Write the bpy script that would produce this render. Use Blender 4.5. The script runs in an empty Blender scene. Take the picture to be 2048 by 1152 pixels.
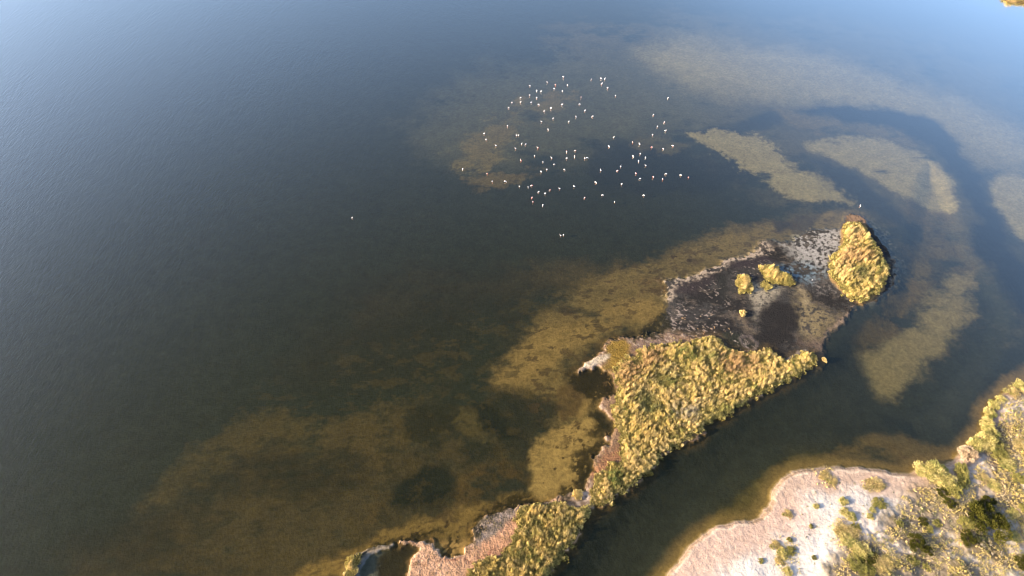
import bpy, math, random
import numpy as np

S = bpy.context.scene
C = S.collection
rng = np.random.default_rng(7)
random.seed(7)

# ------------------------------------------------------------------ camera
CAM_H, PITCH, FPX = 110.0, math.radians(50), 1400.0
cam_d = bpy.data.cameras.new('camera')
cam = bpy.data.objects.new('camera', cam_d)
C.objects.link(cam)
cam.location = (0, 0, CAM_H)
cam.rotation_euler = (math.pi / 2 - PITCH, 0, 0)
cam_d.sensor_width = 36.0
cam_d.lens = 36.0 * FPX / 2048.0
cam_d.clip_start = 1.0
cam_d.clip_end = 20000.0
S.camera = cam

# ------------------------------------------------------------------ sky, sun, exposure
SUN_EL, SUN_AZ = math.radians(19), math.radians(-102)    # azimuth clockwise from +Y: the sun stands to the left, a little behind
W = bpy.data.worlds.new('World')
S.world = W
W.use_nodes = True
nt = W.node_tree
bg = nt.nodes['Background']
sky = nt.nodes.new('ShaderNodeTexSky')
sky.sky_type = 'NISHITA'
sky.sun_disc = False
sky.sun_elevation = SUN_EL
sky.sun_rotation = SUN_AZ
sky.altitude = 0
sky.air_density = 1.0
sky.dust_density = 2.6
sky.ozone_density = 2.0
nt.links.new(sky.outputs['Color'], bg.inputs['Color'])
bg.inputs['Strength'].default_value = 0.15

sun_d = bpy.data.lights.new('sun', 'SUN')
sun = bpy.data.objects.new('sun', sun_d)
C.objects.link(sun)
sun_d.energy = 5.0
sun_d.angle = math.radians(0.6)
sun_d.color = (1.0, 0.80, 0.54)
sun.rotation_euler = (math.pi / 2 - SUN_EL, 0, math.pi - SUN_AZ)
sun.location = (-200, -60, 150)

S.view_settings.view_transform = 'Standard'
S.view_settings.look = 'None'
S.view_settings.exposure = 1.4
S.view_settings.gamma = 1.0
S.view_settings.use_curve_mapping = False
S.cycles.filter_width = 0.85


# ------------------------------------------------------------------ helpers
def at(px, py, z=0.0):
    """photograph pixel (2048 x 1152) -> point of the ground plane"""
    u = (np.asarray(px, float) - 1024) / FPX
    v = (576 - np.asarray(py, float)) / FPX
    fy = math.cos(PITCH) + math.sin(PITCH) * v
    fz = -math.sin(PITCH) + math.cos(PITCH) * v
    t = (z - CAM_H) / fz
    return u * t, fy * t


def at_pts(pts):
    a = np.array(pts, float)
    x, y = at(a[:, 0], a[:, 1])
    return np.stack([x, y], 1)


def chaikin(p, n=2):
    for _ in range(n):
        q = np.roll(p, -1, 0)
        p = np.stack([0.75 * p + 0.25 * q, 0.25 * p + 0.75 * q], 1).reshape(-1, 2)
    return p


def P(s, crop=None, smooth=1):
    """'x,y x,y ...' in photograph pixels (or in pixels of a crop: x0, y0, scale) -> ground polygon"""
    a = np.array([[float(c) for c in w.split(',')] for w in s.split()])
    if crop:
        a = a / crop[2] + np.array(crop[:2])
    return chaikin(at_pts(a), smooth)


C2 = (1280, 400, 3.491)
C3 = (1080, 650, 3.388)
C4 = (660, 900, 3.413)
C5 = (1300, 850, 3.814)
C6 = (1700, 750, 2.865)


def sdf(poly, x, y):
    """signed distance, positive inside"""
    a = poly
    b = np.roll(poly, -1, 0)
    d2 = np.full(x.shape, 1e12)
    ins = np.zeros(x.shape, bool)
    for (ax, ay), (bx, by) in zip(a, b):
        ex, ey = bx - ax, by - ay
        wx, wy = x - ax, y - ay
        t = np.clip((wx * ex + wy * ey) / (ex * ex + ey * ey + 1e-12), 0, 1)
        dx, dy = wx - ex * t, wy - ey * t
        np.minimum(d2, dx * dx + dy * dy, out=d2)
        c = ((ay > y) != (by > y))
        if abs(ey) > 1e-12:
            ins ^= c & (x < ax + ex * (y - ay) / ey)
    d = np.sqrt(d2)
    return np.where(ins, d, -d)


PERM = rng.permutation(512).astype(np.int64)
GRAD = np.stack([np.cos(np.arange(512) * 2.399), np.sin(np.arange(512) * 2.399)], 1)


def perlin(x, y, seed=0):
    xi = np.floor(x).astype(np.int64)
    yi = np.floor(y).astype(np.int64)
    xf, yf = x - xi, y - yi
    u = xf * xf * xf * (xf * (xf * 6 - 15) + 10)
    v = yf * yf * yf * (yf * (yf * 6 - 15) + 10)

    def g(ix, iy, dx, dy):
        h = PERM[(PERM[(ix + seed * 37) & 511] + iy + seed * 11) & 511]
        return GRAD[h, 0] * dx + GRAD[h, 1] * dy
    n00 = g(xi, yi, xf, yf)
    n10 = g(xi + 1, yi, xf - 1, yf)
    n01 = g(xi, yi + 1, xf, yf - 1)
    n11 = g(xi + 1, yi + 1, xf - 1, yf - 1)
    return ((n00 * (1 - u) + n10 * u) * (1 - v) + (n01 * (1 - u) + n11 * u) * v) * 1.5


def fbm(x, y, scale, octs=3, seed=0, gain=0.55):
    s = np.zeros(x.shape)
    a, f, tot = 1.0, 1.0 / scale, 0
    for o in range(octs):
        s += a * perlin(x * f + 13.7 * o, y * f - 7.3 * o, seed + o)
        tot += a
        a *= gain
        f *= 2.03
    return s / tot * 1.6


def smooth(e0, e1, x):
    t = np.clip((x - e0) / (e1 - e0), 0, 1)
    return t * t * (3 - 2 * t)


def lin(r, g, b):
    c = np.array([r, g, b], float) / 255
    return np.where(c <= 0.04045, c / 12.92, ((c + 0.055) / 1.055) ** 2.4)


def tag(o, label=None, cat=None, group=None, kind=None):
    if label: o['label'] = label
    if cat: o['category'] = cat
    if group: o['group'] = group
    if kind: o['kind'] = kind
    return o


def quads_mesh(name, V, nq, cols=None):
    """V: (nq*4,3) vertices of separate quads"""
    me = bpy.data.meshes.new(name)
    me.vertices.add(nq * 4)
    me.vertices.foreach_set('co', np.ascontiguousarray(V, dtype=np.float32).ravel())
    me.loops.add(nq * 4)
    me.loops.foreach_set('vertex_index', np.arange(nq * 4, dtype=np.int32))
    me.polygons.add(nq)
    me.polygons.foreach_set('loop_start', np.arange(0, nq * 4, 4, dtype=np.int32))
    if cols is not None:
        at_ = me.color_attributes.new('Col', 'FLOAT_COLOR', 'POINT')
        a = np.ones((nq * 4, 4), np.float32)
        a[:, :3] = cols
        at_.data.foreach_set('color', a.ravel())
    me.update()
    me.validate()
    return me


def nodes_mat(name):
    m = bpy.data.materials.new(name)
    m.use_nodes = True
    t = m.node_tree
    t.nodes.clear()
    return m, t


def N(t, typ, **kw):
    n = t.nodes.new(typ)
    for k, v in kw.items():
        if k in n.inputs.keys():
            n.inputs[k].default_value = v
        else:
            setattr(n, k, v)
    return n


# ------------------------------------------------------------------ materials
def ground_material():
    m, t = nodes_mat('ground_material')
    L = t.links.new
    out = N(t, 'ShaderNodeOutputMaterial')
    bs = N(t, 'ShaderNodeBsdfPrincipled')
    bs.inputs['Roughness'].default_value = 0.9
    bs.inputs['Specular IOR Level'].default_value = 0.15
    col = N(t, 'ShaderNodeAttribute', attribute_name='Col')
    grit = N(t, 'ShaderNodeAttribute', attribute_name='grit')
    geo = N(t, 'ShaderNodeNewGeometry')
    n1 = N(t, 'ShaderNodeTexNoise', Scale=1.9, Detail=5.0, Roughness=0.65)
    n2 = N(t, 'ShaderNodeTexNoise', Scale=0.45, Detail=4.0, Roughness=0.6)
    n3 = N(t, 'ShaderNodeTexVoronoi', Scale=2.6)
    for n in (n1, n2, n3):
        L(geo.outputs['Position'], n.inputs['Vector'])
    a = N(t, 'ShaderNodeMapRange')
    a.inputs['From Min'].default_value = 0.3; a.inputs['From Max'].default_value = 0.7
    a.inputs['To Min'].default_value = 0.78; a.inputs['To Max'].default_value = 1.2
    L(n1.outputs['Fac'], a.inputs['Value'])
    b = N(t, 'ShaderNodeMapRange')
    b.inputs['From Min'].default_value = 0.3; b.inputs['From Max'].default_value = 0.7
    b.inputs['To Min'].default_value = 0.85; b.inputs['To Max'].default_value = 1.15
    L(n2.outputs['Fac'], b.inputs['Value'])
    mu = N(t, 'ShaderNodeMath', operation='MULTIPLY')
    L(a.outputs[0], mu.inputs[0]); L(b.outputs[0], mu.inputs[1])
    vm = N(t, 'ShaderNodeVectorMath', operation='SCALE')
    L(col.outputs['Color'], vm.inputs[0]); L(mu.outputs[0], vm.inputs['Scale'])
    L(vm.outputs[0], bs.inputs['Base Color'])
    # grain of sand, crust and litter
    bsum = N(t, 'ShaderNodeMath', operation='MULTIPLY_ADD')
    bsum.inputs[1].default_value = 0.35
    L(n3.outputs['Distance'], bsum.inputs[0]); L(n1.outputs['Fac'], bsum.inputs[2])
    gm = N(t, 'ShaderNodeMath', operation='MULTIPLY')
    L(bsum.outputs[0], gm.inputs[0]); L(grit.outputs['Fac'], gm.inputs[1])
    bump = N(t, 'ShaderNodeBump', Strength=1.0, Distance=0.22)
    L(gm.outputs[0], bump.inputs['Height'])
    L(bump.outputs[0], bs.inputs['Normal'])
    L(bs.outputs[0], out.inputs['Surface'])
    return m


def water_material():
    m, t = nodes_mat('lagoon_water')
    L = t.links.new
    out = N(t, 'ShaderNodeOutputMaterial')
    geo = N(t, 'ShaderNodeNewGeometry')
    # wind ripples, long crests, plus broad swells of rougher and calmer water
    mp = N(t, 'ShaderNodeMapping')
    mp.inputs['Rotation'].default_value = (0, 0, math.radians(28))
    mp.inputs['Scale'].default_value = (1.0, 0.4, 1.0)
    mp.inputs['Location'].default_value = (37.3, 91.7, 5.37)
    L(geo.outputs['Position'], mp.inputs['Vector'])
    w1 = N(t, 'ShaderNodeTexNoise', Scale=1.6, Detail=3.0, Roughness=0.55, Distortion=0.4)
    L(mp.outputs[0], w1.inputs['Vector'])
    calm = N(t, 'ShaderNodeTexNoise', Scale=0.03, Detail=5.0, Roughness=0.5)
    L(mp.outputs[0], calm.inputs['Vector'])
    cr = N(t, 'ShaderNodeMapRange')
    cr.inputs['From Min'].default_value = 0.35; cr.inputs['From Max'].default_value = 0.65
    cr.inputs['To Min'].default_value = 0.7; cr.inputs['To Max'].default_value = 1.0
    L(calm.outputs['Fac'], cr.inputs['Value'])
    # open water to the left is ruffled by wind, the lee of the islets is calm
    sx = N(t, 'ShaderNodeSeparateXYZ')
    L(geo.outputs['Position'], sx.inputs[0])
    wx = N(t, 'ShaderNodeMapRange', interpolation_type='SMOOTHSTEP')
    wx.inputs['From Min'].default_value = 60; wx.inputs['From Max'].default_value = -110
    wx.inputs['To Min'].default_value = 0.2; wx.inputs['To Max'].default_value = 1.0
    L(sx.outputs['X'], wx.inputs['Value'])
    mul = N(t, 'ShaderNodeMath', operation='MULTIPLY')
    L(cr.outputs[0], mul.inputs[0]); L(wx.outputs[0], mul.inputs[1])
    bump = N(t, 'ShaderNodeBump', Distance=0.042)
    L(w1.outputs['Fac'], bump.inputs['Height'])
    L(mul.outputs[0], bump.inputs['Strength'])
    # ruffled water mirrors the sky steeply more towards grazing view; light coming up from the bed passes almost freely
    lw_ = N(t, 'ShaderNodeLayerWeight', Blend=0.5)
    L(bump.outputs[0], lw_.inputs['Normal'])
    pw = N(t, 'ShaderNodeMath', operation='POWER')
    L(lw_.outputs['Facing'], pw.inputs[0]); pw.inputs[1].default_value = 3.6
    sc = N(t, 'ShaderNodeMath', operation='MULTIPLY_ADD', use_clamp=True)
    L(pw.outputs[0], sc.inputs[0]); sc.inputs[1].default_value = WATER_K; sc.inputs[2].default_value = 0.005
    # extra sky reflection put into the eastern water by position; the western basin is roughest
    ex = N(t, 'ShaderNodeMapRange', interpolation_type='SMOOTHSTEP')
    ex.inputs['From Min'].default_value = 25; ex.inputs['From Max'].default_value = 85
    ex.inputs['To Min'].default_value = 1.0; ex.inputs['To Max'].default_value = 1.38
    L(sx.outputs['X'], ex.inputs['Value'])
    em = N(t, 'ShaderNodeMath', operation='MULTIPLY', use_clamp=True)
    L(sc.outputs[0], em.inputs[0]); L(ex.outputs[0], em.inputs[1])
    sc = em
    fr = N(t, 'ShaderNodeMix', data_type='FLOAT')
    L(geo.outputs['Backfacing'], fr.inputs[0]); L(sc.outputs[0], fr.inputs[2])
    fr.inputs[3].default_value = 0.12
    gl = N(t, 'ShaderNodeBsdfGlossy', Roughness=0.16)
    gl.inputs['Color'].default_value = (1, 1, 1, 1)
    ro = N(t, 'ShaderNodeMapRange', interpolation_type='SMOOTHSTEP')
    ro.inputs['From Min'].default_value = 40; ro.inputs['From Max'].default_value = -110
    ro.inputs['To Min'].default_value = 0.16; ro.inputs['To Max'].default_value = 0.25
    L(sx.outputs['X'], ro.inputs['Value']); L(ro.outputs[0], gl.inputs['Roughness'])
    L(bump.outputs[0], gl.inputs['Normal'])
    tr = N(t, 'ShaderNodeBsdfTransparent')
    tr.inputs['Color'].default_value = (0.86, 0.84, 0.70, 1)
    mx = N(t, 'ShaderNodeMixShader')
    L(fr.outputs[0], mx.inputs[0]); L(tr.outputs[0], mx.inputs[1]); L(gl.outputs[0], mx.inputs[2])
    L(mx.outputs[0], out.inputs['Surface'])
    return m


def leaf_material(name, transl=0.35, rough=0.8):
    m, t = nodes_mat(name)
    L = t.links.new
    out = N(t, 'ShaderNodeOutputMaterial')
    col = N(t, 'ShaderNodeAttribute', attribute_name='Col')
    geo = N(t, 'ShaderNodeNewGeometry')
    nz = N(t, 'ShaderNodeTexNoise', Scale=1.3, Detail=3.0)
    L(geo.outputs['Position'], nz.inputs['Vector'])
    mr = N(t, 'ShaderNodeMapRange')
    mr.inputs['From Min'].default_value = 0.3; mr.inputs['From Max'].default_value = 0.7
    mr.inputs['To Min'].default_value = 0.8; mr.inputs['To Max'].default_value = 1.2
    L(nz.outputs['Fac'], mr.inputs['Value'])
    vm = N(t, 'ShaderNodeVectorMath', operation='SCALE')
    L(col.outputs['Color'], vm.inputs[0]); L(mr.outputs[0], vm.inputs['Scale'])
    d = N(t, 'ShaderNodeBsdfDiffuse', Roughness=rough)
    tl = N(t, 'ShaderNodeBsdfTranslucent')
    L(vm.outputs[0], d.inputs['Color']); L(vm.outputs[0], tl.inputs['Color'])
    mx = N(t, 'ShaderNodeMixShader')
    mx.inputs[0].default_value = transl
    L(d.outputs[0], mx.inputs[1]); L(tl.outputs[0], mx.inputs[2])
    L(mx.outputs[0], out.inputs['Surface'])
    return m


def feather_material():
    m, t = nodes_mat('feathers')
    out = N(t, 'ShaderNodeOutputMaterial')
    col = N(t, 'ShaderNodeAttribute', attribute_name='Col')
    bs = N(t, 'ShaderNodeBsdfPrincipled')
    bs.inputs['Roughness'].default_value = 0.7
    t.links.new(col.outputs['Color'], bs.inputs['Base Color'])
    t.links.new(bs.outputs[0], out.inputs['Surface'])
    return m


WATER_K = 3.6
M_GROUND = ground_material()
M_WATER = water_material()
M_REED = leaf_material('reed_blades', 0.28)
M_LEAF = leaf_material('shrub_leaves', 0.3)
M_FEATHER = feather_material()

# ------------------------------------------------------------------ outlines traced on the ground plane
REED_MAIN = P('515,290 640,215 720,170 830,150 960,140 1080,110 1160,80 1220,120 1240,170 1330,190 1350,215 1480,190 1560,175 '
              '1610,240 1690,265 1760,200 1830,190 1875,245 1780,310 1640,390 1480,460 1330,550 1240,620 1130,665 1060,730 960,800 '
              '870,850 800,870 800,920 720,1000 640,1070 560,1120 500,1152 440,1215 390,1240 350,1220 355,1150 360,1080 370,1045 '
              '430,1020 480,960 560,920 560,830 545,720 510,650 495,560 540,470 515,380', C3)
LAND_MAIN = P('255,320 290,275 390,215 415,180 430,130 540,80 620,75 850,50 960,60 1080,90 1160,75 1225,110 1250,160 1340,180 '
              '1480,180 1570,165 1610,240 1690,258 1760,190 1840,180 1885,240 1780,315 1640,396 1480,466 1330,556 1240,626 1130,672 '
              '1070,740 970,808 880,860 812,880 808,928 728,1006 648,1076 566,1126 506,1158 445,1222 390,1245 335,1225 '
              '315,1080 325,1000 370,980 340,900 420,850 490,800 440,770 500,700 500,650 420,580 410,490 450,485 505,470 510,350 440,325 '
              '420,295 330,305', C3)
NECK = P('1480,350 1560,320 1640,300 1720,270 1780,290 1800,400 1780,430 1700,420 1600,420 1500,400', C4)
REED_LOW = P('1350,390 1420,385 1500,385 1580,365 1620,400 1700,400 1780,430 1740,490 1690,520 1680,600 1600,680 1560,740 1500,810 1480,860 '
             '1440,960 930,960 940,850 1030,770 1100,750 1200,740 1240,650 1290,560 1260,460 1300,430', C4)
LAND_LOW = P('520,860 545,800 560,770 640,660 560,655 490,655 465,640 500,612 600,620 700,622 730,650 790,730 900,715 950,650 980,600 960,560 1000,520 1090,430 1200,400 '
             '1290,380 1400,370 1500,350 1580,330 1640,380 1700,395 1790,430 1745,495 1698,525 1688,605 1606,688 1566,748 1508,818 1486,866 '
             '1440,970 500,970', C4)
LAND_LOW_W = P('95,870 105,800 135,745 205,690 330,652 420,640 440,660 330,690 250,740 220,800 200,880', C4)
MARSH = P('150,850 170,800 190,700 160,600 140,540 220,560 380,515 540,465 550,420 650,400 740,370 800,345 785,275 870,265 960,290 '
          '1040,290 1100,240 1180,190 1300,215 1420,205 1430,110 1500,105 1560,125 1640,220 1730,360 1800,480 1780,590 1640,690 1490,735 1430,830 1380,905 1310,975 '
          '1300,1060 1270,1120 1220,1150 900,1180 500,1100 100,1060', C2)
REED_NORTH = P('1450,180 1500,165 1560,200 1580,260 1620,300 1660,380 1710,450 1730,490 1700,560 1690,620 1600,680 1540,720 1490,712 1420,650 '
               '1380,600 1320,530 1330,440 1400,350 1430,280 1410,230', C2)
LAND_NORTH = P('1440,150 1500,140 1580,170 1600,250 1640,300 1685,380 1735,450 1750,490 1725,570 1710,630 1610,695 1540,732 1480,722 1410,660 '
               '1365,610 1300,530 1310,440 1390,340 1400,280 1390,225', C2)
CLUMP_A = P('680,540 720,530 770,540 775,600 745,660 690,635 675,580', C2)
CLUMP_B = P('835,480 870,455 925,480 970,495 1010,520 1070,570 1065,602 1000,585 950,590 900,585 860,530', C2)
CLUMP_C = P('840,575 900,585 912,640 865,625', C2)
BEACH = P('1331,1152 1352,1123 1379,1091 1413,1065 1431,1054 1447,1053 1483,1040 1507,1043 1525,1026 1544,1005 1542,991 1554,965 1575,950 '
          '1614,939 1654,934 1693,933 1746,940 1800,947 1815,949 1840,932 1874,935 1906,924 1913,911 1941,893 1965,865 1969,834 1990,802 2014,781 2049,764 '
          '2150,735 2350,740 2500,1000 2400,1300 1900,1400 1300,1350 1270,1250')
FAR_SHORE = P('1995,-4 2015,3 2040,7 2070,8 2140,4 2220,-30 2200,-70 2060,-45 2010,-20')

# ------------------------------------------------------------------ ground: one sheet from the near shore to the horizon
def axis(segs):
    v = [segs[0][0]]
    for a, b, s in segs:
        n = max(1, int(round((b - a) / s)))
        v += list(a + (b - a) * (np.arange(1, n + 1) / n))
    return v


def grow(start, step, end, f=1.35):
    v, x = [], start
    sgn = 1 if end > start else -1
    while abs(x) < abs(end) or (x - end) * sgn < 0:
        step *= f
        x += sgn * step
        v.append(x)
        if (x - end) * sgn >= 0: break
    return v


gx = list(reversed(grow(-165, 0.5, -6000))) + axis([(-165, -25, 0.5), (-25, 92, 0.21), (92, 175, 0.33)]) + grow(175, 0.4, 6000)
gy = list(reversed(grow(24, 0.3, -3000))) + axis([(24, 112, 0.2), (112, 235, 0.36)]) + grow(235, 0.5, 9000)
gx, gy = np.array(gx), np.array(gy)
nx, ny = len(gx), len(gy)
X, Y = np.meshgrid(gx, gy)
X, Y = X.ravel(), Y.ravel()

# noise fields shared by every outline
NB = fbm(X, Y, 22, 3, 1)
NBy = fbm(X, Y, 22, 3, 5)
NM = fbm(X, Y, 5.0, 4, 9)
NMy = fbm(X, Y, 5.0, 4, 14)
NF = fbm(X, Y, 1.3, 3, 19)
NFy = fbm(X, Y, 1.3, 3, 23)
PW = fbm(X * 0.55 + Y * 0.1, Y, 7.0, 5, 27, 0.62)           # weed patchiness, drawn out along X
PF = fbm(X, Y, 0.8, 3, 33)
PS = fbm(X * 0.8 - Y * 0.5, (Y * 0.8 + X * 0.5) * 2.2, 9.0, 5, 41, 0.6)
GRAIN = rng.random(X.shape)


def field(poly, big=0.0, mid=0.0, fine=0.0):
    """signed distance to a polygon whose edge is frayed by noise"""
    m = 3 + abs(big) * 1.5 + abs(mid) * 1.5 + 14
    lo, hi = poly.min(0) - m, poly.max(0) + m
    sel = (X > lo[0]) & (X < hi[0]) & (Y > lo[1]) & (Y < hi[1])
    d = np.full(X.shape, -99.0)
    d[sel] = sdf(poly, X[sel] + big * NB[sel] + mid * NM[sel] + fine * NF[sel],
                 Y[sel] + big * NBy[sel] + mid * NMy[sel] + fine * NFy[sel])
    return d


COL = np.zeros((X.size, 3))
GRIT = np.zeros(X.size)
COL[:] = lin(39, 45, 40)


def paint(mask, rgb, k=1.0):
    m = np.clip(mask, 0, 1)[:, None]
    COL[:] = COL * (1 - m) + np.asarray(rgb)[None] * k * m


def bed(s, rgb, op=1.0, soft=2.0, big=2.5, mid=1.2, fine=0.3, patch=0.0, crop=None, pn=None, k=1.0):
    """one patch of lake bed: sand, silt or weed"""
    d = field(P(s, crop, 2), big, mid * (1.3 if patch >= 0.2 else 0.9), fine * (1.8 if patch >= 0.2 else 1.0))
    soft = soft * 0.55
    fray = 1.0 if patch >= 0.2 else 0.35
    d = d + (1.5 * PW + 0.5 * PF) * min(soft, 2.2) * fray
    m = smooth(-soft, soft, d) * op
    if patch:
        n = PW if pn is None else pn
        m = m * smooth(-0.35, 0.35, n + 0.9 * (1 - patch) - 0.35 + 0.25 * np.clip(d / 6, -1, 1))
    k = k * (0.65 if max(rgb) > 84 else 0.95)
    paint(m, lin(*rgb), k)


SAND, SANDL, BROWN, SILT, WEED, DEEP = (138, 122, 84), (158, 135, 90), (84, 68, 44), (52, 52, 42), (40, 40, 32), (30, 38, 38)
SANDF = (172, 160, 124)
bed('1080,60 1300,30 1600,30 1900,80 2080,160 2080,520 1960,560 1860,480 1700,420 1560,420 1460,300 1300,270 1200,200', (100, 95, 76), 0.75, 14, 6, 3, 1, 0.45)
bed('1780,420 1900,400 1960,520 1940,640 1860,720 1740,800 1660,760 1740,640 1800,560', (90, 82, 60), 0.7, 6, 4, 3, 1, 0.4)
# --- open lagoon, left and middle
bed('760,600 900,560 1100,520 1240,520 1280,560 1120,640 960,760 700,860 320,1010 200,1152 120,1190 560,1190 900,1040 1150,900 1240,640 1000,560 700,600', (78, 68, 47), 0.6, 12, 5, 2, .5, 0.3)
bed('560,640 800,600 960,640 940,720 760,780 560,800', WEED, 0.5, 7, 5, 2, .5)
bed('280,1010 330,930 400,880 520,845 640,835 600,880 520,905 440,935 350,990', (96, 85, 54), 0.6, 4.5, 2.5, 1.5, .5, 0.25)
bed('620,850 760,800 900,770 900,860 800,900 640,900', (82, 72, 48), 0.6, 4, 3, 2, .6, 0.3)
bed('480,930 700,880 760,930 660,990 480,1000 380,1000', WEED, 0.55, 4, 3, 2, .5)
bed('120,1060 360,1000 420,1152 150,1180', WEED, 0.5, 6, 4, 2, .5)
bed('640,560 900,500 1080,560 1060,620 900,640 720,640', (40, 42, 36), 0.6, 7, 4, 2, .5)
# --- flamingo shallows
bed('880,160 1100,110 1400,110 1460,240 1340,290 1150,310 940,340 820,280', (96, 96, 78), 0.75, 14, 5, 3, 1, 0.15)
bed('925,330 935,290 985,255 1030,210 1080,170 1140,175 1120,215 1060,250 1010,300 960,335', (128, 114, 76), 0.75, 4, 4, 2.5, .6, 0.45)
bed('920,345 1000,355 1085,325 1090,335 1020,365 930,375', (124, 108, 72), 0.65, 2, 3, 1.5, .5, 0.45)
bed('1060,40 1300,40 1290,75 1080,90', (110, 98, 70), 0.3, 7, 5, 3, 1, 0.5)
bed('1180,280 1300,305 1420,305 1520,345 1500,372 1400,385 1250,395 1160,350', (30, 36, 38), 0.75, 4, 4, 2, .5)
bed('1260,290 1330,275 1390,285 1350,310 1280,305', (115, 105, 74), 0.45, 2, 3, 1.5, .5, 0.4)
# --- far and right-hand sand flats and channels
bed('1260,80 1450,70 1650,105 1800,140 1920,190 2060,270 2070,345 1960,315 1900,272 1830,232 1700,212 1600,195 1450,180 1300,140', SANDF, 0.85, 14, 4, 2, .5)
bed('1500,40 1900,100 2080,200 2080,80 1800,30', (96, 92, 70), 0.4, 12, 5, 2, .5)
bed('1545,215 1590,212 1660,245 1760,255 1860,265 1830,285 1720,262 1620,262 1570,240', (125, 110, 74), 0.5, 2.5, 3, 1.5, .5, 0.35)
bed('1330,262 1400,250 1480,240 1560,215 1590,235 1570,256 1480,262 1400,266', (32, 40, 44), 0.85, 2.5, 3, 1.5, .5)
bed('1580,282 1700,268 1800,278 1872,312 1905,365 1912,412 1860,410 1790,375 1720,345 1660,315', SANDF, 0.9, 2.2, 2.5, 1.2, .4, 0.1)
bed('1350,262 1450,255 1520,272 1575,310 1650,355 1722,400 1640,402 1560,380 1510,345 1440,302', SANDF, 0.85, 2.0, 3, 1.5, .6, 0.22)
bed('1570,296 1640,318 1720,358 1800,408 1860,490 1780,440 1700,392 1640,352', (34, 42, 48), 0.85, 3, 3, 1.5, .5, 0.1)
bed('1600,212 1700,208 1780,215 1860,232 1910,275 1950,335 1990,420 2030,500 2070,560 2070,660 2010,580 1960,480 1935,400 1900,330 1850,280 1760,246 1660,236', (22, 31, 40), 0.97, 3, 3, 1.5, .5)
bed('1968,352 2070,340 2080,480 2040,475 2005,425', SANDF, 0.95, 2.5, 2, 1.2, .4)
bed('1820,390 1900,430 1940,500 1900,540 1860,470', (112, 98, 68), 0.5, 4, 3, 2, .6, 0.4)
bed('1815,520 1870,500 1880,580 1830,600', (120, 106, 72), 0.6, 3, 3, 2, .5, 0.2)
bed('1735,770 1795,812 1850,765 1880,705 1925,650 1955,600 1950,545 1915,530 1885,565 1850,620 1780,680 1735,725', (152, 140, 106), 0.85, 3.2, 2.5, 1.2, .4, 0.1)
bed('1700,690 1725,640 1790,600 1850,545 1850,600 1795,655 1735,695', (112, 96, 64), 0.6, 3, 3, 2, .5, 0.3)
bed('1640,700 1690,630 1740,620 1720,680 1740,740 1780,800 1840,840 1920,780 1990,690 2060,620 2060,720 1970,800 1930,870 1880,888 1790,870 1640,880 1500,950 1400,1060 1330,1152 1110,1160 1200,1010 1330,910 1480,810 1640,722', (40, 47, 46), 0.95, 3.5, 2, 1.2, .3)
bed('1990,660 2060,600 2060,680 2010,720', (96, 92, 70), 0.4, 3, 3, 2, .5, 0.3)
bed('1520,900 1640,850 1760,830 1700,870 1560,920 1420,1030 1360,1080', (60, 58, 42), 0.4, 4, 3, 2, .5, 0.3)
# --- shallows along the beach and the right bank
bed('1300,1190 1350,1110 1430,1035 1500,965 1570,925 1640,905 1740,920 1830,935 1840,965 1700,960 1580,970 1560,1010 1500,1060 1400,1100 1350,1170', (106, 97, 62), 0.9, 2.6, 1.5, 1, .3)
bed('1640,912 1670,885 1740,862 1820,868 1890,892 1925,905 1880,940 1780,942 1690,934', (116, 101, 70), 0.85, 1.8, 1.8, 1.2, .4, 0.1)
bed('1720,900 1790,895 1830,905 1790,915 1730,915', (90, 66, 50), 0.5, 1, 1, 1, .3, 0.4)
bed('1890,930 1925,880 1950,840 1965,800 2000,765 2070,715 2080,790 1990,820 1970,880 1920,940', (120, 104, 76), 0.85, 1.6, 1.2, 1, .3)
# --- ochre sand between lagoon and islets
bed('1075,650 1120,590 1180,552 1280,528 1380,488 1470,448 1560,430 1700,420 1740,430 1690,470 1560,480 1510,500 1440,540 1340,560 1335,600 1340,650 1240,668 1150,760 1200,830 1190,900 1160,860 1100,850 1040,800', (136, 119, 82), 0.85, 3.5, 2.5, 1.4, .5, 0.12)
bed('1380,500 1460,465 1540,450 1600,440 1580,470 1500,490 1430,520', SAND, 0.7, 2, 2, 1.5, .5, 0.25)
bed('1560,440 1620,425 1660,430 1630,460 1580,470', (48, 46, 44), 0.7, 1.5, 1.5, 1, .4, 0.2)
bed('1640,425 1690,425 1690,462 1650,465 1625,455', SAND, 0.8, 1.2, 1, .8, .3)
bed('968,750 985,772 1022,776 1085,742 1135,712 1185,672 1250,642 1330,640 1325,600 1260,600 1200,618 1130,638 1060,680 1000,715', SANDL, 0.9, 2.6, 1.8, 1, .4, 0.06)
bed('1000,640 1060,600 1090,610 1040,660', (40, 40, 34), 0.6, 2, 2, 1.5, .5, 0.3)
bed('1250,560 1330,545 1330,590 1280,590', (84, 62, 44), 0.6, 1.5, 1.5, 1.2, .5, 0.45)
bed('1060,775 1110,790 1120,840 1060,870 1000,830', (52, 48, 36), 0.7, 2, 2, 1.5, .5, 0.2)
bed('1120,740 1200,700 1215,760 1180,850 1130,830', (96, 78, 54), 0.7, 2, 2, 1.5, .5, 0.35)
bed('1056,882 1130,850 1195,835 1212,880 1175,925 1148,962 1180,990 1100,1010 1050,990 1065,930', SANDL, 0.92, 1.2, 1.0, .6, .4, k=1.4)
bed('1150,850 1195,830 1215,800 1205,770 1180,790', SANDL, 0.7, 1.4, 1, .8, .4, k=1.2)
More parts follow.
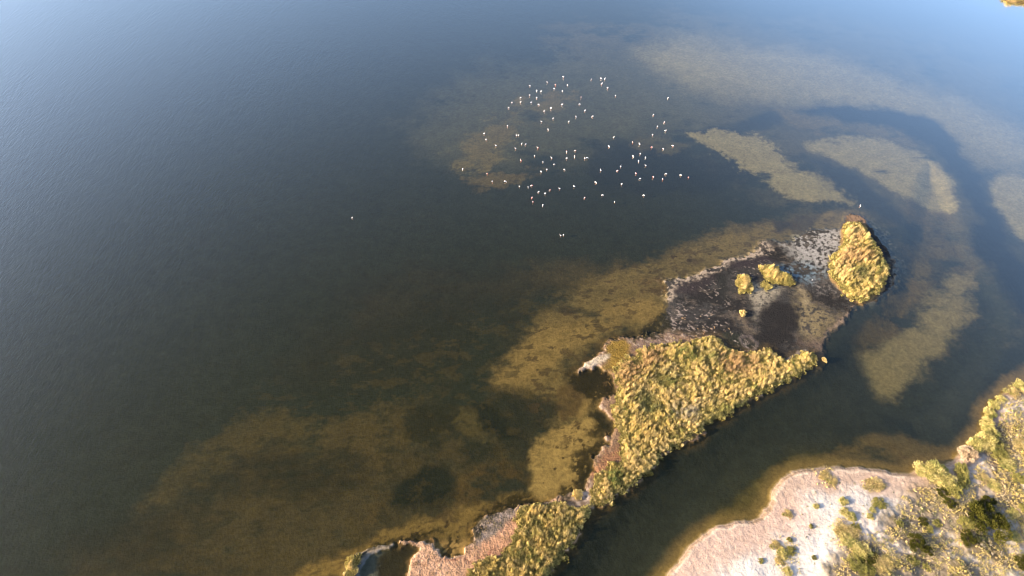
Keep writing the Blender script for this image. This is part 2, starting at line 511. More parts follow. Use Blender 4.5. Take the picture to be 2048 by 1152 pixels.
bed('1060,990 1010,985 960,1000 880,1040 780,1052 700,1086 600,1128 540,1165 540,1200 700,1190 690,1140 760,1088 860,1078 900,1100 945,1085 960,1040 1010,1005 1080,1010', (138, 116, 72), 0.9, 1.6, 1.5, 1, .4, 0.12, k=1.2)
bed('940,940 1050,925 1050,970 980,990 900,1020 900,960', (94, 78, 50), 0.75, 2.4, 2, 1.5, .6, 0.3)
bed('900,770 960,770 1000,830 960,880 900,870 870,830', (86, 74, 46), 0.6, 2, 2, 1.5, .6, 0.4)
bed('800,800 860,775 1000,775 1110,800 1118,850 1060,890 1052,920 960,930 900,920 930,880 850,900 790,860', (36, 42, 38), 0.8, 3, 2, 2, .6, 0.3)
bed('905,780 960,790 950,850 1000,880 960,890 900,850', (84, 76, 50), 0.7, 1.6, 1.5, 1.5, .6, 0.35)
bed('930,800 965,795 1020,850 1050,880 1010,895 970,860', (26, 32, 30), 0.9, 1.8, 1.2, 1, .4)
bed('830,810 900,790 900,850 850,880 800,860', (40, 40, 30), 0.7, 2.5, 2, 1.5, .5, 0.2)
bed('820,950 880,925 925,960 910,1010 850,1020 770,1020 790,985', (26, 33, 30), 0.95, 2, 1.5, 1, .4)
bed('735,970 760,980 760,1040 720,1040', (88, 74, 46), 0.5, 1.5, 2, 1.5, .5, 0.4)
# mottled weed and silt over the whole bed
MOT = fbm(X * 0.85 + Y * 0.3, Y * 1.5 - X * 0.25, 3.4, 6, 151, 0.66)
MOTB = fbm(X, Y * 1.3, 15, 4, 161, 0.6)
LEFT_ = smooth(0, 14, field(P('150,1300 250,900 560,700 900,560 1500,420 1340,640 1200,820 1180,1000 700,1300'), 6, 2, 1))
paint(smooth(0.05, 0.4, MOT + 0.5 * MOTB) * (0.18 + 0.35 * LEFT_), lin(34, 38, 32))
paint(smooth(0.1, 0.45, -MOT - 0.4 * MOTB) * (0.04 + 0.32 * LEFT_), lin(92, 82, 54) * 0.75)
COL *= (1 + 0.22 * np.clip(MOT, -1, 1) + 0.15 * np.clip(PF, -1, 1))[:, None].clip(0.5, 1.5)
bed('1660,735 1700,690 1745,770 1830,835 1930,790 1990,700 1970,800 1930,860 1880,880 1790,862 1640,872 1500,935 1400,1040 1330,1152 1110,1160 1215,1010 1340,910 1490,815 1640,730', (42, 48, 47), 0.75, 3, 2, 1, .3)
# stray weed on the sand
blot = smooth(0.12, 0.42, MOT + 0.35 * PF)
for s_ in ('1075,650 1180,552 1380,488 1560,430 1740,430 1510,500 1340,560 1340,650 1240,668 1150,760 1200,830 1190,900 1100,850 1040,800', '1060,990 960,1000 780,1052 600,1128 690,1190 760,1088 945,1085 1080,1010', '1140,840 1200,830 1212,880 1150,960 1120,900'):
    paint(blot * smooth(-2, 2, field(P(s_), 2, 1, .3)) * 0.6, lin(66, 54, 40))
spots = smooth(0.62, 0.75, fbm(X, Y, 1.6, 2, 51) + 0.25 * NM)
for s_ in ('1056,882 1195,835 1212,880 1148,962 1180,990 1050,1000', '700,1090 880,1040 1060,990 1060,1010 900,1090 700,1150', '1260,540 1500,450 1500,500 1340,560'):
    paint(spots * smooth(-1, 1, field(P(s_), 2, 1, .3)) * 0.8, lin(52, 42, 30))

# --- marsh, crusts and land
FM = field(MARSH, 1.0, 0.8, 0.5)
FLM = field(LAND_MAIN, 0.0, 0.7, 0.65)
FN = field(NECK, 0, 0.5, 0.4)
FLL = field(LAND_LOW, 0.0, 0.6, 0.55)
FLW = field(LAND_LOW_W, 0.0, 0.3, 0.3)
FLN = field(LAND_NORTH, 0.0, 0.5, 0.4)
FB = field(BEACH, 0.0, 0.45, 0.16)
FF = field(FAR_SHORE, 0.0, 1.0, 0.5)
FRM = field(REED_MAIN, 0.0, 0.5, 0.4)
FRL = field(REED_LOW, 0.0, 0.5, 0.4)

# dark weed fringes in the water's edge
def fringe(s, crop=None, thr=0.0, op=0.9, rgb=(38, 36, 24)):
    d = field(P(s, crop), 1.0, 1.2, 0.6)
    m = smooth(-0.8, 0.8, d) * smooth(thr - 0.12, thr + 0.12, PF * 0.9 + 0.35 * NF + NM * 0.5 + 0.3 * np.clip(d, -1, 1)) * op
    paint(m, lin(*rgb))


# marsh floor: dark peat with pools, salt crust and straw litter
mm = smooth(-0.6, 0.6, FM)
paint(mm, lin(58, 56, 55))
paint(mm * smooth(-0.1, 0.3, PW + 0.5 * PF) * 0.85, lin(34, 32, 32))
paint(mm * smooth(0.1, 0.4, -MOT) * 0.5, lin(96, 86, 76))


def marsh(s, rgb, thr, op=0.9, pn=None, soft=1.6, mid=1.2, width=0.26):
    d = field(P(s, C2), 1.2, mid, 0.6)
    n = (PF * 0.75 + NM * 0.55) if pn is None else pn
    paint(smooth(-soft, soft, d) * smooth(thr - width, thr + width, n + 0.25 * NF) * op * 0.85, lin(*rgb) * 0.9)


CR = PS * 0.6 + PF * 0.7
marsh('120,530 220,550 380,510 540,460 545,415 650,395 800,340 770,270 830,260 900,300 900,380 720,420 640,430 600,480 420,550 250,600 240,690 160,690', (190, 170, 150), -0.12, 0.9, None, 0.7, 0.8)
marsh('1060,240 1180,190 1300,220 1420,220 1420,330 1330,470 1240,470 1120,380 1060,320', (176, 170, 164), -0.05, 0.95, CR)
marsh('900,270 1000,290 1150,400 1300,500 1280,540 1100,420 960,320', (172, 166, 158), 0.0, 0.9, CR)
marsh('930,460 1050,440 1250,470 1290,540 1150,600 1000,520', (116, 138, 152), -0.05, 0.9, CR)
marsh('780,600 960,590 1040,610 960,680 880,780 820,820 800,700', (170, 158, 138), -0.15, 0.9, CR)
marsh('1090,600 1200,740 1320,780 1400,820 1310,950 1200,990 1120,900 1150,800', (140, 124, 92), -0.2, 0.9, CR)
marsh('1100,600 1125,600 1210,740 1190,770', (150, 134, 106), -0.5, 0.8, None, 0.5, 0.4)
marsh('1200,560 1330,590 1420,670 1440,720 1330,660 1200,640', (160, 150, 142), 0.0, 0.7, CR)
marsh('1500,730 1430,840 1380,910 1310,980 1290,970 1370,880 1450,740', (160, 136, 118), -0.2, 0.85, None, 0.5, 0.5)
marsh('1590,110 1700,200 1780,330 1850,470 1790,600 1620,700 1560,710 1740,560 1760,440 1690,300 1600,180', (132, 132, 126), 0.02, 0.6, CR, 1.2)
marsh('1440,110 1560,110 1600,160 1560,180 1450,170', (160, 128, 104), -0.4, 0.9, None, 0.6, 0.5)
marsh('800,880 720,800 640,760 700,900 830,930', (132, 116, 98), 0.05, 0.7, CR)
marsh('1120,990 1240,960 1310,990 1290,1060 1200,1060', (110, 92, 80), -0.2, 0.8, CR)
marsh('550,950 640,940 720,1010 640,1060 560,1040', (70, 78, 62), -0.2, 0.7, None)
# pools; the bluish strip east of the north islet is its shadow, painted in
for s_, c_ in (('850,830 880,760 960,735 1080,745 1160,790 1130,880 1110,960 1000,1010 1080,1080 960,1090 880,1050 830,950', (36, 34, 34)), ('520,530 590,520 600,660 640,740 560,700', (40, 40, 38)),
               ('930,110 1050,130 1040,200 930,210', (48, 46, 44)), ('560,930 700,960 860,1000 960,1060 940,1100 600,1060', (40, 42, 36)), ('1580,200 1640,300 1740,450 1760,580 1700,620 1650,450 1600,330', (36, 44, 56)),
               ('240,590 380,560 520,530 500,570 360,640 260,660', (50, 44, 46)), ('600,440 800,400 900,400 960,440 820,470 640,500', (48, 42, 46))):
    d_ = field(P(s_, C2), 1.0, 1.0, 0.4)
    paint(smooth(-0.9, 0.9, d_) * 0.9, lin(*c_))
# straw litter and pale salt flecks on the peat
FLECK = fbm(X * 0.75 + Y * 0.25, (Y * 0.9 + X * 0.55) * 1.6, 0.55, 3, 61) + 0.25 * NF
for s_, t_ in (('380,560 520,560 640,720 660,790 560,760 430,680', 0.5), ('170,830 320,700 480,760 620,860 640,960 560,980 380,990 200,960', 0.42), ('640,520 840,440 960,460 700,660', 0.5), ('560,960 760,960 860,1040 900,1080 700,1060', 0.45), ('200,940 420,930 600,1000 600,1060 100,1060', 0.35)):
    d_ = field(P(s_, C2), 1.0, 1.0, 0.4)
    paint(smooth(-1.5, 1.5, d_) * smooth(t_ - 0.06, t_ + 0.16, FLECK + 0.45 * NM) * 0.65, lin(186, 168, 156))
# curved salt rims
def rim(pts, w, rgb, crop, op=0.9):
    q = at_pts([((a / crop[2]) + crop[0], (b / crop[2]) + crop[1]) for a, b in pts])
    d2 = np.full(X.shape, 1e9)
    lo, hi = q.min(0) - 3, q.max(0) + 3
    sel = (X > lo[0]) & (X < hi[0]) & (Y > lo[1]) & (Y < hi[1])
    xs, ys = X[sel] + 0.25 * NF[sel] + 0.3 * NM[sel], Y[sel] + 0.25 * NFy[sel] + 0.3 * NMy[sel]
    dd = np.full(xs.shape, 1e9)
    for (ax, ay), (bx, by) in zip(q[:-1], q[1:]):
        ex, ey = bx - ax, by - ay
        t = np.clip(((xs - ax) * ex + (ys - ay) * ey) / (ex * ex + ey * ey), 0, 1)
        dd = np.minimum(dd, np.hypot(xs - ax - ex * t, ys - ay - ey * t))
    d2[sel] = dd
    m = smooth(w * 1.6, w * 0.6, d2) * op
    paint(m, lin(*rgb))
    return m


R1 = rim([(700, 960), (760, 950), (820, 1000), (790, 1050), (720, 1010), (700, 970)], 0.25, (110, 98, 94), C2, 0.5)
R2 = rim([(1070, 1105), (1010, 1135), (960, 1130)], 0.35, (170, 168, 168), C2)
R3 = rim([(1070, 1105), (1110, 1060), (1150, 1050)], 0.3, (150, 140, 132), C2)

# bare margins of the main islet
lm = smooth(-0.5, 0.5, FLM)
paint(smooth(-2.2, 0.2, FLM) * 0.6, lin(96, 78, 52))
paint(lm, lin(132, 106, 84))
paint(lm * smooth(-0.2, 0.3, NM) * 0.6, lin(112, 88, 72))
paint(smooth(0.9, 0.1, np.abs(FLM - 0.25)) * lm * smooth(0.0, 0.35, NM + PF * 0.6) * 0.75, lin(180, 158, 140))
d_ = field(P('450,150 540,95 610,130 600,200 560,250 490,330 430,310 480,240', C3), 0.5, 0.7, 0.4)
paint(smooth(-0.6, 0.6, d_) * 0.9, lin(132, 106, 42))
d_ = field(P('580,90 850,60 960,90 800,150 680,170 600,140', C3), 0.5, 0.9, 0.5)
paint(smooth(-0.6, 0.6, d_) * 0.7, lin(128, 108, 98))
paint(smooth(-0.6, 0.6, d_) * smooth(0.25, 0.45, FLECK) * 0.8, lin(206, 186, 168))
d_ = field(P('420,320 510,340 520,460 440,470 400,400', C3), 0.5, 0.8, 0.5)
paint(smooth(-0.6, 0.6, d_) * 0.8, lin(92, 74, 54))
d_ = field(P('370,930 470,860 540,820 560,900 480,950 420,980 380,1010 330,1010', C3), 0.5, 0.8, 0.5)
paint(smooth(-0.5, 0.5, d_) * 0.85, lin(140, 100, 72))
d_ = field(P('280,290 380,230 480,200 470,240 420,270 350,290', C3), 0.3, 0.4, 0.3)
paint(smooth(-0.3, 0.3, d_) * 0.9, lin(206, 188, 164))
paint(smooth(-0.3, 0.4, FRM), lin(96, 84, 42))
# neck
nm_ = smooth(-0.4, 0.4, FN)
paint(nm_, lin(120, 104, 92))
paint(nm_ * smooth(0.0, 0.2, CR) * 0.7, lin(196, 176, 160))
# lower land: salmon mud with grey crust
paint(smooth(-2.0, 0.2, FLL) * 0.6, lin(110, 88, 56))
ll = smooth(-0.45, 0.45, FLL)
paint(ll, lin(178, 140, 112))
paint(ll * smooth(-0.1, 0.4, NM) * 0.5, lin(196, 156, 128))
paint(ll * smooth(0.05, 0.4, MOT + 0.4 * PF) * 0.6, lin(120, 86, 62))
d_ = field(P('960,620 960,520 1090,430 1220,390 1340,410 1250,460 1240,540 1100,600 980,640', C4), 0.5, 0.8, 0.5)
paint(smooth(-0.7, 0.7, d_) * ll * 0.9, lin(140, 126, 118))
paint(smooth(-0.7, 0.7, d_) * ll * smooth(-0.05, 0.15, CR) * 0.6, lin(86, 76, 62))
d_ = field(P('1000,650 1130,580 1240,480 1280,560 1230,650 1200,740 1020,740', C4), 0.5, 0.7, 0.5)
paint(smooth(-0.6, 0.6, d_) * ll * 0.8, lin(180, 136, 106))
d_ = field(P('740,680 800,735 900,735 980,760 1180,650 1200,690 1050,760 960,780 820,780', C4), 0.4, 0.5, 0.4)
paint(smooth(-0.5, 0.5, d_) * ll * smooth(-0.3, 0.1, PF + NM * 0.4) * 0.85, lin(132, 86, 68))
d_ = field(P('720,640 790,730 900,715 950,650 930,600 830,620', C4), 0.4, 0.5, 0.4)
paint(smooth(-0.7, 0.7, d_) * 0.8, lin(170, 140, 96))
paint(smooth(0.35, 0.0, np.abs(FLL - 0.2)) * ll * smooth(-0.3, 0.2, NM) * 0.6, lin(206, 180, 154))
paint(smooth(-0.3, 0.4, FRL), lin(110, 92, 40))
lw = smooth(-0.2, 0.2, FLW)
paint(lw, lin(150, 134, 116))
paint(lw * smooth(0.0, 0.3, PF + 0.5 * NM) * 0.7, lin(70, 62, 46))
d_ = field(P('210,740 330,690 400,700 370,780 360,860 330,960 100,960 150,860', C4), 0.3, 0.4, 0.3)
paint(smooth(-0.5, 0.5, d_) * 0.85, lin(92, 96, 98))
FPOOL = d_
# dark stranded weed over the water's edge
fringe('180,330 260,300 440,320 520,360 520,470 420,500 390,560 420,640 480,700 430,760 360,760 380,640 360,520 260,420', C3, -0.4)
fringe('190,900 280,860 400,780 460,760 440,840 350,900 330,1000 320,1110 240,1060 190,980', C3, -0.35)
fringe('400,200 440,110 560,60 640,40 760,30 850,30 850,100 700,90 560,90 450,150', C3, -0.2)
fringe('940,640 920,560 980,480 1080,390 1200,310 1340,290 1420,350 1500,350 1590,330 1580,270 1700,220 1700,300 1560,400 1400,400 1240,420 1100,470 1000,580 960,660', C4, -0.12)
fringe('130,760 160,690 330,620 480,580 600,540 780,540 770,580 640,620 460,640 320,660 200,700', C4, -0.2)
fringe('380,680 640,650 560,760 530,860 500,960 330,960 350,760', C4, -0.6, 0.95, (44, 42, 32))
fringe('820,560 860,580 900,640 880,700 940,660 940,740 800,740 760,690', C4, 0.15)
fringe('100,820 190,770 260,860 160,940 0,960 0,920', C2, -0.15)

# north islet
ln = smooth(-0.3, 0.3, FLN)
paint(ln, lin(128, 104, 70))
# --- beach and dunes
paint(smooth(-3.0, 0.0, FB) * 0.55, lin(150, 126, 86))
bm = smooth(-0.35, 0.3, FB)
paint(bm, lin(211, 201, 193))
paint(bm * smooth(6.5, 2.5, FB + 1.6 * NM), lin(190, 164, 146))
d_ = field(P('1331,1152 1379,1085 1450,1040 1530,1000 1600,990 1640,1040 1600,1080 1500,1090 1440,1130 1420,1200 1300,1200'), 1, 1.5, 0.4)
paint(smooth(-2, 2, d_) * bm * 0.6, lin(200, 170, 154))
paint(bm * smooth(0.9, 0.2, FB + 0.3 * NM) * 0.8, lin(140, 116, 90))
paint(bm * smooth(0.28, 0.05, np.abs(FB - 0.75 - 0.2 * NM)) * smooth(-0.3,0.2,NM) * 0.5, lin(226, 206, 182))
DUNE = P('1835,950 1880,985 1920,960 1940,915 1985,850 2010,800 2100,770 2500,1000 2300,1400 1600,1400 1640,1150 1690,1090 1740,1060 1790,1010')
FD = field(DUNE, 1.0, 1.6, 0.6)
dm = smooth(-2.0, 2.0, FD)
paint(dm * bm * smooth(-0.45, 0.25, PW + 0.4 * NM + 0.25) * 0.85, lin(128, 110, 84))
paint(dm * bm * smooth(0.1, 0.5, NM + PF * 0.4) * 0.6, lin(96, 84, 48))
# sandy tracks between the scrub
for s_ in ('1690,1010 1720,1000 1760,1060 1790,1090 1830,1110 1800,1130 1750,1100 1710,1060', '1905,1000 1935,930 1960,900 1975,935 1945,960 1925,1010', '1990,800 2048,790 2060,830 2000,850', '2020,930 2050,960 2050,990 2030,970'):
    paint(smooth(-0.8, 0.8, field(P(s_), 0.5, 0.8, 0.3)) * bm * 0.85, lin(206, 192, 182))
paint(smooth(-1.0, 1.0, FF), lin(150, 126, 84))
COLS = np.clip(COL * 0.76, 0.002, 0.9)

# --- relief
H = -0.30 - 0.35 * smooth(0, 12, -np.maximum.reduce([FM, FLM, FLL, FB, FLN, FN, FLW, FF])) + 0.06 * NB
CH = field(P('1640,722 1480,812 1330,910 1200,1020 1110,1160 1060,1300 1250,1300 1330,1152 1430,1040 1560,930 1750,860 1880,890 1960,800 2060,640 1960,500 1900,340 1840,300 1800,480 1760,620 1690,660'), 0, .2, 0)
H -= 0.8 * smooth(0, 5, CH)
H = np.where(FM > -0.8, np.maximum(H, -0.30 + 0.335 * smooth(-0.8, 0.5, FM) + 0.045 * PW * smooth(0, 1, FM) + 0.02 * PF), H)


def raise_(f, slope, top, rough=0.05):
    global H
    h = -0.25 + np.clip((f + 0.25 / slope) * slope, 0, top + 0.25) + rough * NF * smooth(0, 1.0, f)
    H = np.where(f > -0.25 / slope, np.maximum(H, h), H)


raise_(FLM, 0.6, 0.22); raise_(FN, 0.5, 0.15); raise_(FLL, 0.6, 0.22, 0.06); raise_(FLW, 0.8, 0.2); raise_(FLN, 0.7, 0.35); raise_(FF, 0.5, 1.5)
H = H + 0.12 * (R1 + R2 + R3)
bh = -0.25 + np.clip((FB + 0.5) * 0.5, 0, 0.55) + smooth(1, 14, FB) * 0.5
bh = bh + smooth(3, 12, FB) * (0.30 * NM + 0.45 * NB) + dm * (0.25 * NM + 0.12 * NF + 0.2) + smooth(0.3, 1.5, FB) * (0.035 * PF + 0.03 * NF)
H = np.where(FB > -0.5, np.maximum(H, bh), H)
FAR = smooth(260, 900, np.hypot(X, Y))
H = H - 1.0 * FAR
GRIT[:] = 0.25
GRIT = np.where(FM > 0, 0.5, GRIT)
GRIT = np.where((FLM > 0) | (FLL > 0), 1.0, GRIT)
GRIT = np.where(FB > 0.3, 0.42 + 0 * FB, GRIT)

me = bpy.data.meshes.new('ground')
me.vertices.add(X.size)
me.vertices.foreach_set('co', np.stack([X, Y, H], 1).astype(np.float32).ravel())
ii, jj = np.meshgrid(np.arange(nx - 1), np.arange(ny - 1))
v0 = (jj * nx + ii).ravel()
F = np.stack([v0, v0 + 1, v0 + nx + 1, v0 + nx], 1).astype(np.int32)
me.loops.add(F.size)
me.loops.foreach_set('vertex_index', F.ravel())
me.polygons.add(len(F))
me.polygons.foreach_set('loop_start', np.arange(0, F.size, 4, dtype=np.int32))
me.polygons.foreach_set('use_smooth', np.ones(len(F), bool))
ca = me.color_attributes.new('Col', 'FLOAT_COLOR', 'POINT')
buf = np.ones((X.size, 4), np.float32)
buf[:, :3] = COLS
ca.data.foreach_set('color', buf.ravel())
ga = me.attributes.new('grit', 'FLOAT', 'POINT')
ga.data.foreach_set('value', GRIT.astype(np.float32))
me.update()
ground = bpy.data.objects.new('ground', me)
me.materials.append(M_GROUND)
C.objects.link(ground)
tag(ground, kind='structure')

wm = bpy.data.meshes.new('water')
wm.from_pydata([(-9000, -4000, 0), (9000, -4000, 0), (9000, 12000, 0), (-9000, 12000, 0)], [], [(0, 1, 2, 3)])
water = bpy.data.objects.new('water', wm)
wm.materials.append(M_WATER)
C.objects.link(water)
tag(water, kind='structure')


def ground_z(x, y):
    i = np.clip(np.searchsorted(gx, x) - 1, 0, nx - 2)
    j = np.clip(np.searchsorted(gy, y) - 1, 0, ny - 2)
    tx = (x - gx[i]) / (gx[i + 1] - gx[i])
    ty = (y - gy[j]) / (gy[j + 1] - gy[j])
    h = H.reshape(ny, nx)
    return (h[j, i] * (1 - tx) + h[j, i + 1] * tx) * (1 - ty) + (h[j + 1, i] * (1 - tx) + h[j + 1, i + 1] * tx) * ty


# ------------------------------------------------------------------ reeds and grass: blades in clumps
def kites(base, tip, wid, bend=0.25):
    """kite-shaped blades: base, two shoulders, tip"""
    d = tip - base
    side = np.cross(d, rng.normal(size=d.shape))
    side /= np.linalg.norm(side, axis=1, keepdims=True) + 1e-9
    mid = base + d * 0.6
    mid[:, 2] += np.linalg.norm(d[:, :2], axis=1) * bend
    V = np.stack([base, mid + side * wid[:, None], tip, mid - side * wid[:, None]], 1)
    return V.reshape(-1, 3)


def scatter(poly, spacing, keep=None, inset=0.0):
    lo, hi = poly.min(0), poly.max(0)
    xs = np.arange(lo[0], hi[0], spacing)
    ys = np.arange(lo[1], hi[1], spacing)
    gx_, gy_ = np.meshgrid(xs, ys)
    x = gx_.ravel() + rng.uniform(-.5, .5, gx_.size) * spacing
    y = gy_.ravel() + rng.uniform(-.5, .5, gx_.size) * spacing
    d = sdf(poly, x + 0.8 * fbm(x, y, 1.6, 3, 191), y + 0.8 * fbm(x, y, 1.6, 3, 193))
    k = d > inset + rng.normal(0, 0.28, x.size)
    if keep is not None:
        k &= rng.random(x.size) < keep(x, y)
    return x[k], y[k], d[k]


def blades(cx, cy, cr, ch, ccol, n, wid=(0.035, 0.07), lean=0.55, var=0.16, lie=None):
    """n blades for every clump centre: radius cr, height ch, colour ccol"""
    m = len(cx)
    k = np.repeat(np.arange(m), n)
    a = rng.uniform(0, 2 * np.pi, k.size)
    r = np.sqrt(rng.random(k.size))
    bx = cx[k] + np.cos(a) * r * cr[k] * 0.65
    by = cy[k] + np.sin(a) * r * cr[k] * 0.65
    bz = ground_z(bx, by) - 0.05
    h = ch[k] * (1.05 - 0.42 * r ** 2) * rng.uniform(0.72, 1.12, k.size)
    a2 = a + rng.normal(0, 0.5, k.size)
    ln_ = cr[k] * lean * (0.25 + r) * rng.uniform(0.5, 1.3, k.size)
    tx = bx + np.cos(a2) * ln_
    ty = by + np.sin(a2) * ln_
    if lie is not None:
        tx = tx + lie[0] * h; ty = ty + lie[1] * h
    base = np.stack([bx, by, bz], 1)
    tip = np.stack([tx, ty, bz + h], 1)
    w = rng.uniform(wid[0], wid[1], k.size)
    c = ccol[k] * rng.normal(1.0, var, (k.size, 1)).clip(0.55, 1.5)
    V = kites(base, tip, w)
    return V, np.repeat(c, 4, 0)


def stuff_mesh(name, parts, mat, label, cat, group=None, kind='stuff'):
    V = np.concatenate([p[0] for p in parts])
    c = np.concatenate([p[1] for p in parts])
    me = quads_mesh(name, V, len(V) // 4, np.clip(c, 0.004, 0.85))
    me.materials.append(mat)
    o = bpy.data.objects.new(name, me)
    C.objects.link(o)
    return tag(o, label, cat, group, kind)


STRAW, GOLD, OLIVE, GREEN, RUST, ASH = [np.array(c) for c in ((.74, .58, .28), (.68, .53, .20), (.42, .37, .13), (.10, .12, .04), (.52, .34, .18), (.54, .47, .38))]


def pick(x, y, table, seed):
    """colour of each clump from slow noise"""
    n = fbm(x, y, 6.0, 3, seed) * 0.9 + rng.normal(0, 0.22, x.size)
    t = np.clip((n + 1) / 2, 0, 0.999) * (len(table) - 1)
    i = t.astype(int)
    f = (t - i)[:, None]
    T = np.array(table)
    return T[i] * (1 - f) + T[np.minimum(i + 1, len(T) - 1)] * f


def zone(x, y, s, crop, soft=1.5):
    return smooth(-soft, soft, sdf(P(s, crop), x + rng.normal(0, 0.5, x.size), y + rng.normal(0, 0.5, x.size)))[:, None]


def reed_bed(name, poly, table, seed, hgt, label, zones=(), spacing=0.39, n=42, edge=0.8, inset=0.2, kind='stuff', cat='reeds', group='reed beds on the islets', lean=1.0, crop=C3, low=()):
    x, y, d = scatter(poly, spacing, lambda a, b: np.where(fbm(a, b, 2.2, 3, seed + 11) < -0.55, 0.25, 1.0), inset)
    col = pick(x, y, table, seed)
    for s, c, op in zones:
        z = zone(x, y, s, crop) * op
        col = col * (1 - z) + c[None] * z
    h = hgt * (0.72 + 0.45 * fbm(x, y, 3.0, 3, seed + 3) + 0.42 * fbm(x, y, 0.95, 2, seed + 7) + rng.normal(0, 0.18, x.size)).clip(0.25, 1.5)
    h *= 0.65 + 0.35 * smooth(0, edge, d)
    for s, f in low:
        z = zone(x, y, s, crop, 1.0)[:, 0]
        h = h * (1 - z) + h * f * z
    r = spacing * rng.uniform(0.3, 0.72, x.size)
    p1 = blades(x, y, r, h, col, n, lean=lean, wid=(0.018, 0.045), lie=(0.16, 0.06))
    # undergrowth between the clumps
    ux, uy, ud = scatter(poly, spacing * 0.6)
    uc = np.tile(OLIVE[None] * 0.6 + GOLD[None] * 0.25, (ux.size, 1)) * rng.uniform(0.6, 1.4, (ux.size, 1))
    p2 = blades(ux, uy, np.full(ux.size, spacing * 0.7), np.full(ux.size, hgt * 0.42), uc, 22, wid=(0.04, 0.08), lean=1.0)
    return stuff_mesh(name, [p1, p2], M_REED, label, cat, group, kind)


reed_bed('reed_bed', REED_MAIN, [GREEN * 1.8, OLIVE, GOLD, STRAW, STRAW, GOLD, OLIVE * 1.2, GREEN * 2], 71, 1.2,
         'large triangular reed bed in yellow and green covering the biggest islet along the dark channel',
         zones=[('515,290 700,190 820,160 830,260 700,320 520,480', RUST, 0.75), ('1200,200 1460,200 1480,330 1300,360 1200,300', RUST, 0.78),
                ('640,470 760,480 820,600 700,640', GREEN * 1.6, 0.8), ('760,350 920,340 900,440 820,440', GREEN * 1.7, 0.8), ('880,560 1090,560 1090,640 900,640', ASH, 0.8),
                ('1010,200 1190,190 1200,270 1100,260', GREEN * 1.8, 0.7), ('1090,560 1300,520 1240,620 1120,660', OLIVE, 0.7), ('460,1000 560,1020 560,1080 480,1080', GREEN * 1.5, 0.6),
                ('540,690 700,600 900,640 900,720 700,830 560,830', GOLD * 1.05, 0.4)],
         low=[('640,220 720,210 720,280 650,280', 0.3), ('640,470 760,480 820,600 700,640', 0.65), ('760,350 920,340 900,440 820,440', 0.65)])
reed_bed('reed_bed', REED_LOW, [OLIVE, GOLD, GOLD, STRAW, GOLD, OLIVE, GREEN * 1.5], 83, 1.15,
         'golden reed bed beside the salmon mud at the bottom edge, left of the dark channel', spacing=0.4, crop=C4,
         zones=[('1380,540 1420,520 1400,580 1340,580', GREEN * 1.6, 0.8), ('1500,540 1640,480 1640,560 1500,620', OLIVE, 0.8), ('1280,720 1340,720 1340,780 1280,780', GREEN * 1.5, 0.7)])
reed_bed('reed_bed', REED_NORTH, [OLIVE, RUST * 1.1, STRAW, STRAW, GOLD, OLIVE, GREEN * 1.5], 95, 1.35,
         'tall drop-shaped reed bed on the small islet at the upper right of the marsh', spacing=0.42, crop=C2, n=44, inset=0.5,
         zones=[('1480,470 1560,470 1600,560 1560,600 1480,540', GREEN * 1.5, 0.8), ('1580,300 1640,320 1720,450 1680,520 1620,440', GREEN * 1.6, 0.8),
                ('1430,600 1500,620 1660,540 1700,600 1540,720 1420,650', GOLD, 0.6), ('1330,440 1420,400 1420,200 1540,190 1520,300 1440,420 1380,560', STRAW, 0.7), ('1430,320 1640,350 1640,440 1480,460 1360,480', RUST * 1.15, 0.6)])
for nm, pl, lb, sd in (('reed_clump', CLUMP_A, 'upright yellow reed clump in the dark marsh, left of the long reed clump', 101),
                       ('reed_clump', CLUMP_B, 'long curved yellow reed clump lying across the middle of the marsh', 103),
                       ('reed_clump', CLUMP_C, 'short yellow reed clump just under the left end of the long clump', 105)):
    reed_bed(nm, pl, [GOLD, STRAW, GOLD, OLIVE], sd, 1.5, lb, spacing=0.45, n=50, kind=None, cat='reed clump', group='reed clumps in the marsh')
reed_bed('reed_bed', P('98,870 108,800 148,738 208,708 214,735 182,815 150,890', C4), [GOLD, STRAW, GOLD], 107, 1.3,
         'narrow strip of yellow reeds at the bottom edge, left of the blue-grey pool', spacing=0.45, n=46)
reed_bed('reed_bed', P('2000,-6 2020,0 2048,4 2080,4 2140,-2 2200,-35 2180,-60 2060,-40'), [STRAW, GOLD, STRAW], 109, 1.4,
         'strip of golden reeds on the far shore in the top right corner', spacing=1.6, n=70)


def small_clump(px, py, r, h, table, label, cat='reed clump', group=None, name='reed_clump'):
    x, y = at(px, py)
    k = 7
    a = rng.uniform(0, 6.28, k)
    q = np.sqrt(rng.random(k)) * r * 0.7
    X_, Y_ = x + np.cos(a) * q, y + np.sin(a) * q
    p = blades(X_, Y_, np.full(k, r * 0.6), np.full(k, h) * rng.uniform(.7, 1.1, k), pick(X_, Y_, table, 3), 70)
    o = stuff_mesh(name, [p], M_REED, label, cat, group, None)
    return o


small_clump(1486, 629, 0.75, 0.9, [STRAW, STRAW, GOLD], 'small lone straw clump at the left rim of the dark marsh pool')
small_clump(1648, 721, 0.5, 0.7, [STRAW, STRAW], 'tiny round straw tuft standing off the pointed tip of the big islet')
small_clump(1156, 990, 0.9, 0.7, [GOLD, STRAW], 'low yellow tuft on the grey neck between the two reed beds')

# loose tussocks and litter along the north edge of the main islet, too many to count
def tussocks(name, poly, spacing, keep, table, seed, hgt, n, label, cat, wid=(0.03, 0.06), rad=0.35):
    x, y, d = scatter(poly, spacing, keep)
    h = hgt * rng.uniform(0.45, 1.2, x.size)
    r = rad * rng.uniform(0.5, 1.2, x.size)
    return stuff_mesh(name, [blades(x, y, r, h, pick(x, y, table, seed), n, wid=wid, lean=0.9)], M_REED, label, cat)


